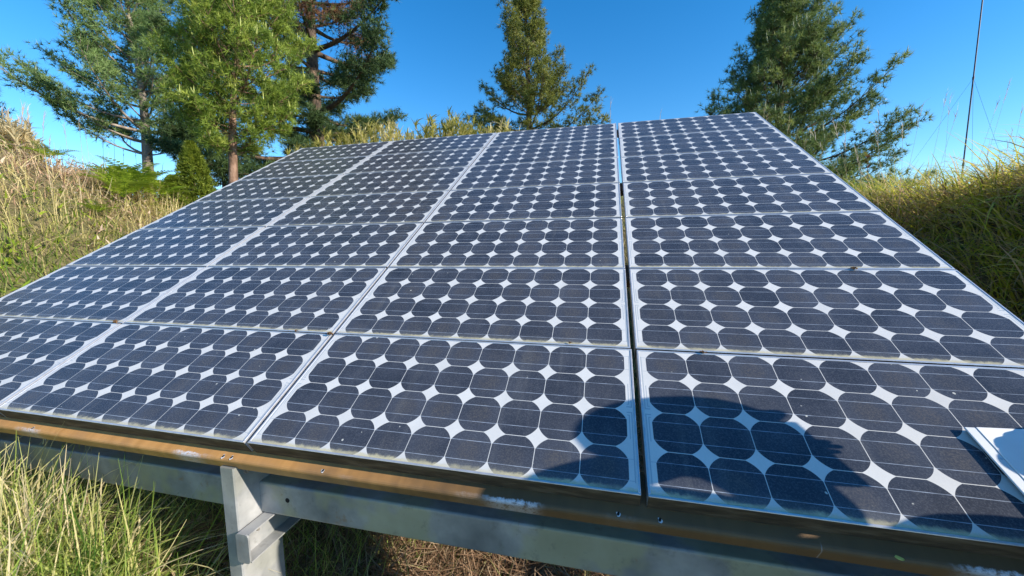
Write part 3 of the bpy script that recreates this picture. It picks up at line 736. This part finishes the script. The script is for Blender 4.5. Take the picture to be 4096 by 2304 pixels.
        if CT.V:
            c = CT.obj('candles', candle_mat or M['candle'], root); tag(c, 'pale upright new shoots', kind='stuff')
        CAND.clear()
    return root
CAND = []
def base_at(u, d):
    p = at(u, 900, d); return (p[0], p[1], float(gz(p[0], p[1])))
def apex_h(u, v, d, base): return at(u, v, d)[2]-base[2]
RIGHT_A = math.atan2(RGT[1], RGT[0])                           # world azimuth of "right in the photo"
def side(a): return math.cos(a-RIGHT_A)                        # +1 right, -1 left in the photo

b1 = base_at(612, 10.5)
pine('pine_tree', 'tall open pine with a bare grey trunk on the left bank', b1, 6.2, .14, M['bark_grey'], M['pine'],
     lambda f, a: (2.35*(1-f)**.55+.1)*(1+.30*max(0, -side(a)))*(min(1, .62+2*f))*(1 if math.sin(2.3*a+17*f) > -.45 else .6), .27, 13, 5, (.28, .8), (.15, 0), .07,
     .16, .013, 12, .62, .05, M['candle_pale'], upturn=.35, cl=.16, clump=.26, cn=10, bare=.34)
b2 = base_at(930, 7.2)
h2 = apex_h(1090, -15, 7.2, b2)
pine('pine_tree', 'bushy yellow-green young pine with a reddish trunk and upright candles', b2, h2, .09, M['bark_red'], M['pine_yellow'],
     lambda f, a: 1.12*(math.sin(math.pi*min(1, .16+.80*f))**.75)*(1.2 if side(a) > .2 else .85)*(1 if math.sin(2.6*a+15*f) > -.5 else .7), .36, 14, 5, (-.02, .95), (.40, .1), .05,
     .13, .011, 12, .66, .34, M['candle'], upturn=.5, cl=.15, clump=.19, cn=10, bare=.3)
b3 = base_at(1285, 12.0)
pine('pine_tree', 'tall dark pine with a thick trunk and a brown dead patch, behind the bamboo grass', b3, 11.5, .24, M['bark_dark'], M['pine_dark'],
     lambda f, a: (3.1-1.1*f)*(1.12 if math.sin(3*a+9*f) > -.2 else .7), .13, 17, 5, (-.10, .5), (.3, 0), .12,
     .19, .016, 12, .62, None, None, (.57, .12, -.3, 2.1), upturn=.3, sub=6, clump=.38, cn=20, bare=.3)
b4 = base_at(2115, 14.0)
h4 = apex_h(2120, 0, 14.0, b4)
pine('conifer_tree', 'olive green conical conifer standing alone against the sky behind the array', b4, h4, .15, M['bark_dark'], M['pine_olive'],
     lambda f, a: (2.55*(1-f**1.6)+.08)*(.9+.28*math.sin(2*a+7*f)), .06, 19, 5, (-.05, .85), (0, 0), .06,
     .17, .017, 11, .62, None, None, upturn=.4, sub=6, clump=.27, cn=9, bare=.28)
b5 = base_at(3085, 9.5)
h5 = apex_h(3120, 0, 9.5, b5)
pine('pine_tree', 'broad blue-green pine with long upswept right branches beside the mound', b5, h5, .12, M['bark_dark'], M['pine_blue'],
     lambda f, a: ((2.1*(1-f)**.8+.2) + max(0, side(a))*1.5*(1-f)**1.5)*(1 if math.sin(2.7*a+13*f) > -.4 else .68), .0, 22, 8, (-.12, .85), (.0, 0), .05,
     .135, .0115, 12, .62, .16, M['candle_pale'], upturn=.40, sub=6.5, cl=.15, clump=.21, cn=9, bare=.3)
b6 = base_at(-95, 9.0)
pine('pine_tree', 'pine at the far left edge, only a few branch tips in view', b6, 5.0, .1, M['bark_dark'], M['pine_dark'],
     lambda f, a: .95*(1-.6*f), .3, 10, 5, (0, .6), upturn=.4)
b8 = base_at(905, 10.5)
pine('pine_tree', 'low dark pine with drooping flat branches behind the reddish trunk', b8, 2.3, .06, M['bark_dark'], M['pine_dark'],
     lambda f, a: 1.35*(1-.65*f), .15, 9, 5, (-.1, .3), upturn=.2, nl=.12, nw=.012)
b9 = base_at(60, 8.0)
pine('pine_tree', 'low green pine top behind the dry reeds at the left edge', b9, 1.35, .05, M['bark_dark'], M['pine'],
     lambda f, a: .75*(1-.7*f), .1, 8, 5, (0, .5), upturn=.3, nl=.1)
b10 = base_at(3480, 9.0)
# small dense conifer bush beside the reddish trunk
def bush(u, v_top, v_bot, d, wpx, label):
    p = at(u, v_bot, d); g0 = float(gz(p[0], p[1])); H = at(u, v_top, d)[2]-g0; Rr = wpx/F4*d/2
    root = empty('conifer_bush', (p[0], p[1], g0)); tag(root, label, 'shrub')
    T = Tubes(6); T.add(np.array([[0,0,-.05], [0,0,H*.5], [0,0,H*.95]]), np.array([.03,.02,.004])); T.obj('trunk', M['bark_dark'], root)
    n = 2600; f = rng.random(n)**.8; a = rng.uniform(0, 6.28, n); lump = .78+.22*np.sin(5*a+9*f)+.14*np.sin(11*a-14*f)
    rr = Rr*(1-f)**.75*lump*(.45+.55*rng.random(n)**.4)+.02
    P = np.stack([rr*np.cos(a), rr*np.sin(a), H*f*.97+.03], -1); D = np.stack([np.cos(a)*.6, np.sin(a)*.6, np.full(n, .7)], -1)
    V, Fq, ti = needles(P, D, 7, .075, .018, .4)
    np_obj('crown', V, Fq, M['bush'], root, rnd=np.clip(rng.normal(.45, .2, n), 0, 1)[ti])
bush(782, 575, 775, 6.6, 190, 'small dense yellow-green conifer between the two pine trunks')
bush(700, 715, 800, 6.4, 110, 'low dark shrub at the foot of the small conifer')
# red-leaved sapling in front of the mound
def sapling():
    p = at(3490, 690, 4.6); root = empty('sapling', (p[0], p[1], float(gz(p[0], p[1])))); tag(root, 'thin sapling with a few red leaves at the left end of the mound', 'sapling')
    o = np.array(root.location); tp = at(3470, 620, 4.6)-o; T = Tubes(5); T.add(np.array([[0,0,0], tp*.5, tp]), np.array([.006,.005,.002])); T.obj('stem', M['bark_red'], root)
    n = 15; k = rng.uniform(.7, 1, n); P = tp[None]*k[:,None]; V, Fq, bi = blades(n, P, rng.uniform(.05,.10,n), rng.uniform(.02,.04,n), rng.uniform(0,6.28,n), rng.uniform(.4,1.4,n), rng.uniform(.2,1,n), 2)
    lm = leaf_mat('red_leaves', [(0, (.20,.03,.025)), (.5, (.20,.09,.03)), (1, (.16,.19,.04))], .35); np_obj('leaves', V, Fq, lm, root, rnd=rng.random(n)[bi])
sapling()

# ------------------------------------------------------------------ mast with guy wires
pm = at(3855, 640, 15.0); mb = np.array([pm[0], pm[1], float(gz(pm[0], pm[1]))])
mast = tag(empty('mast', mb), 'thin dark mast held by guy wires rising behind the right mound', 'mast')
mm_ = noisy('dark_mast', [(.3, (.03,.035,.05)), (.7, (.05,.055,.08))], 6, .5)
T = Tubes(8); T.add(np.array([[0,0,-.3],[0,0,6],[0,0,12.]]), np.array([.024,.023,.02])); T.obj('pole', mm_, mast)
for z_ in (3.2, 6.4, 9.6):
    T = Tubes(6); T.add(np.array([[0,0,z_-.05],[0,0,z_+.05]]), np.array([.034,.034])); T.obj('collar', mm_, mast)
for a in (RIGHT_A, RIGHT_A+2.2, RIGHT_A-2.3):
    T = Tubes(3); T.add(np.array([[0,0,6.4],[3.2*math.cos(a)*.5,3.2*math.sin(a)*.5,3.15],[3.2*math.cos(a),3.2*math.sin(a),0]]), np.full(3,.004)); T.obj('guy_wire', mm_, mast)

# ------------------------------------------------------------------ person leaning over the array's right corner (outside the frame; throws the shadow)
def skin(name, chains, mt, parent, root_i=0, sub=2):
    "chains: list of lists of (point key or xyz, radius); shared keys weld"
    vs, rad, keys, ed = [], [], {}, []
    for ch in chains:
        prev = None
        for (k, p, r) in ch:
            if k in keys: i = keys[k]
            else:
                i = len(vs); vs.append(p); rad.append(r); keys[k] = i
            if prev is not None: ed.append((prev, i))
            prev = i
    me = bpy.data.meshes.new(name); me.from_pydata(vs, ed, []); o = bpy.data.objects.new(name, me); C.objects.link(o); me.materials.append(mt)
    md = o.modifiers.new('skin', 'SKIN'); md.use_smooth_shade = True; md.branch_smoothing = .4
    sv = me.skin_vertices[0].data
    for i, r in enumerate(rad):
        sv[i].radius = (r, r) if not isinstance(r, tuple) else r; sv[i].use_root = (i == root_i)
    s2 = o.modifiers.new('sub', 'SUBSURF'); s2.levels = sub; s2.render_levels = sub
    o.parent = parent; return o
PB = np.array([4.72, -.40, -1.1])
skinm = noisy('skin', [(.3, (.50,.31,.22)), (.7, (.56,.36,.26))], 14, .5)
lipm = noisy('lips', [(.3, (.40,.18,.15)), (.7, (.45,.22,.18))], 14, .5)
jack = noisy('navy_jacket', [(.3, (.03,.045,.09)), (.7, (.045,.065,.12))], 30, .8, 0, 4, .2)
trou = noisy('grey_trousers', [(.3, (.10,.10,.11)), (.7, (.15,.15,.16))], 30, .85, 0, 4, .2)
shoe = noisy('brown_boots', [(.3, (.06,.035,.02)), (.7, (.10,.06,.035))], 30, .6)
hairm = noisy('black_hair', [(.3, (.012,.010,.010)), (.7, (.03,.025,.022))], 60, .5)
def build_person():
    per = tag(empty('person', PB), 'unseen person in a navy cap and jacket leaning over the right corner of the array', 'person')
    P = dict(hip=(0,-.08,.92), waist=(0,.02,1.06), chest=(0,.15,1.25), neck0=(0,.26,1.41), neck=(0,.32,1.49), head=(-.02,.40,1.60), crown=(-.02,.41,1.72),
             shL=(-.19,.25,1.415), elL=(-.39,.21,1.55), wrL=(-.27,.39,1.485), shR=(.20,.29,1.41), elR=(.37,.35,1.23), wrR=(.05,.50,1.335),
             hpL=(-.09,-.08,.89), knL=(-.11,.03,.48), anL=(-.12,-.05,.09), hpR=(.09,-.08,.89), knR=(.11,.03,.48), anR=(.12,-.05,.09), toL=(-.14,.10,.035), toR=(.14,.10,.035))
    k = lambda n, r: (n, P[n], r)
    body = [[k('hip',.13), k('waist',.12), k('chest',.14), k('neck0',.07), k('neck',.052), k('head',(.090,.104)), k('crown',(.070,.084))]]
    for s in 'LR':
        body.append([k('chest',.14), k('sh'+s,.058), k('el'+s,.042), k('wr'+s,.026)])
        body.append([k('hip',.13), k('hp'+s,.085), k('kn'+s,.055), k('an'+s,.038), k('to'+s,.035)])
    # hands: palm and five fingers
    for s, sg in (('L', 1), ('R', -1)):
        w = np.array(P['wr'+s]); fw = unit(np.array(P['wr'+s])-np.array(P['el'+s]))*.6+np.array([.0, .35, -.25]); fw = unit(fw) if s == 'R' else unit(np.array([.65,.60,-.45]))
        sd_ = unit(np.cross(fw, [0,0,1])); pal = w+fw*.075; body[-1 if s == 'R' else -1]
        body.append([k('wr'+s,.026), ('pal'+s, tuple(pal), (.034,.018))])
        for q, (off, ln) in enumerate(((-.030,.068), (-.010,.078), (.010,.074), (.029,.058))):
            b0 = pal+sd_*off*sg+fw*.02; m1 = b0+fw*ln*.55; m2 = m1+unit(fw+np.array([0,0,-.6]))*ln*.5
            body.append([('pal'+s, tuple(pal), (.034,.018)), ('f%s%da' % (s,q), tuple(b0), .009), ('f%s%db' % (s,q), tuple(m1), .0085), ('f%s%dc' % (s,q), tuple(m2), .0065)])
        b0 = w+fw*.035-sd_*.032*sg; m1 = b0+unit(fw-sd_*.9*sg)*.035; m2 = m1+unit(fw-sd_*.2*sg)*.028
        body.append([('pal'+s, tuple(pal), (.034,.018)), ('t%sa' % s, tuple(b0), .012), ('t%sb' % s, tuple(m1), .010), ('t%sc' % s, tuple(m2), .008)])
    b = skin('body', body, skinm, per)
    hd = Vector(P['head'])
    for nm_, mat_, pos, sc in (('nose', skinm, (0,.105,-.012), (.014,.022,.022)), ('mouth', lipm, (0,.086,-.060), (.026,.010,.007)), ('ear', skinm, (-.088,-.005,-.01), (.012,.024,.034)),
                               ('ear', skinm, (.088,-.005,-.01), (.012,.024,.034)), ('eye', hairm, (-.033,.080,.012), (.011,.009,.008)), ('eye', hairm, (.033,.080,.012), (.011,.009,.008))):
        bm = bmesh.new(); bmesh.ops.create_icosphere(bm, subdivisions=2, radius=1, matrix=Matrix.Translation(hd+Vector(pos)) @ Matrix.Diagonal((*sc, 1)))
        bm_obj(nm_, bm, mat_, b, True)
    bm = bmesh.new(); bmesh.ops.create_icosphere(bm, subdivisions=3, radius=1, matrix=Matrix.Translation(hd+Vector((0,-.02,.03))) @ Matrix.Diagonal((.096,.105,.105,1)))
    bmesh.ops.bisect_plane(bm, geom=bm.verts[:]+bm.edges[:]+bm.faces[:], plane_co=hd+Vector((0,.02,0)), plane_no=(0,1,-.55), clear_outer=True)
    bm_obj('hair', bm, hairm, per, True)
    j = [[('hem', (0,-.08,.80), .150), ('hip', (0,-.06,.92), .155), ('waist', P['waist'], .145), ('chest', P['chest'], .16), ('neck0', (0,.185,1.395), .085)]]
    for s in 'LR': j.append([('chest', P['chest'], .16), ('sh'+s, P['sh'+s], .075), ('el'+s, P['el'+s], .058), ('c'+s, tuple(np.array(P['wr'+s])*.93+np.array(P['el'+s])*.07), .044)])
    skin('jacket', j, jack, per)
    tt = [[('top', (0,.0,1.04), .125), ('hip', (0,-.08,.90), .135)]]+[[('hip', (0,-.08,.90), .135), ('hp'+s, (P['hp'+s][0]*1.1, -.07, .76), .092), ('kn'+s, P['kn'+s], .075), ('an'+s, (P['an'+s][0], P['an'+s][1], .11), .06)] for s in 'LR']
    skin('trousers', tt, trou, per)
    for s in 'LR':
        x, y, z = P['an'+s]; skin('boot', [[('a', (x, y-.01, .12), .052), ('b', (x, y, .055), .052), ('c', (x*1.1, y+.09, .045), .045), ('d', (x*1.18, y+.17, .035), .036)]], shoe, per)
    # round cap with a short visor
    bm = bmesh.new(); bmesh.ops.create_icosphere(bm, subdivisions=3, radius=1, matrix=Matrix.Translation((0,0,.0)) @ Matrix.Diagonal((.122,.135,.112,1)))
    bmesh.ops.bisect_plane(bm, geom=bm.verts[:]+bm.edges[:]+bm.faces[:], plane_co=(0,0,-.02), plane_no=(0,0,-1), clear_outer=True)
    n = 14; ins = [bm.verts.new((.106*math.sin(t), .12*math.cos(t), -.008)) for t in np.linspace(-1.1, 1.1, n)]
    out = [bm.verts.new((.112*math.sin(t), .12*math.cos(t)+.04*math.cos(t*1.3), -.020)) for t in np.linspace(-1.1, 1.1, n)]
    lo = [bm.verts.new(v.co+Vector((0,0,-.004))) for v in out]; li = [bm.verts.new(v.co+Vector((0,0,-.004))) for v in ins]
    for q in range(n-1):
        bm.faces.new((ins[q], ins[q+1], out[q+1], out[q])); bm.faces.new((li[q], lo[q], lo[q+1], li[q+1])); bm.faces.new((out[q], out[q+1], lo[q+1], lo[q]))
    h = bm_obj('cap', bm, jack, per, True); h.location = hd+Vector((0, .0, .058)); h.rotation_euler = (R_(-25), 0, 0)
    return per
build_person()
nb = tag(empty('shadow_book', (4.560, .048, .3505), (R_(45), 0, R_(4))), 'dark book added to fill out the shadow, in the left hand of the person', 'shadow_book')  # book added outside the view to fill out the shadow on the panels
bm = bmesh.new(); box(bm, -.088, .088, -.09, .09, -.007, -.004, .001); box(bm, -.088, .088, -.09, .09, .004, .007, .001); bm_obj('cover', bm, jack, nb)  # covers of the added shadow book
bm = bmesh.new(); box(bm, -.084, .084, -.086, .086, -.0038, .0038); bm_obj('shadow_book_pages', bm, wp, nb)
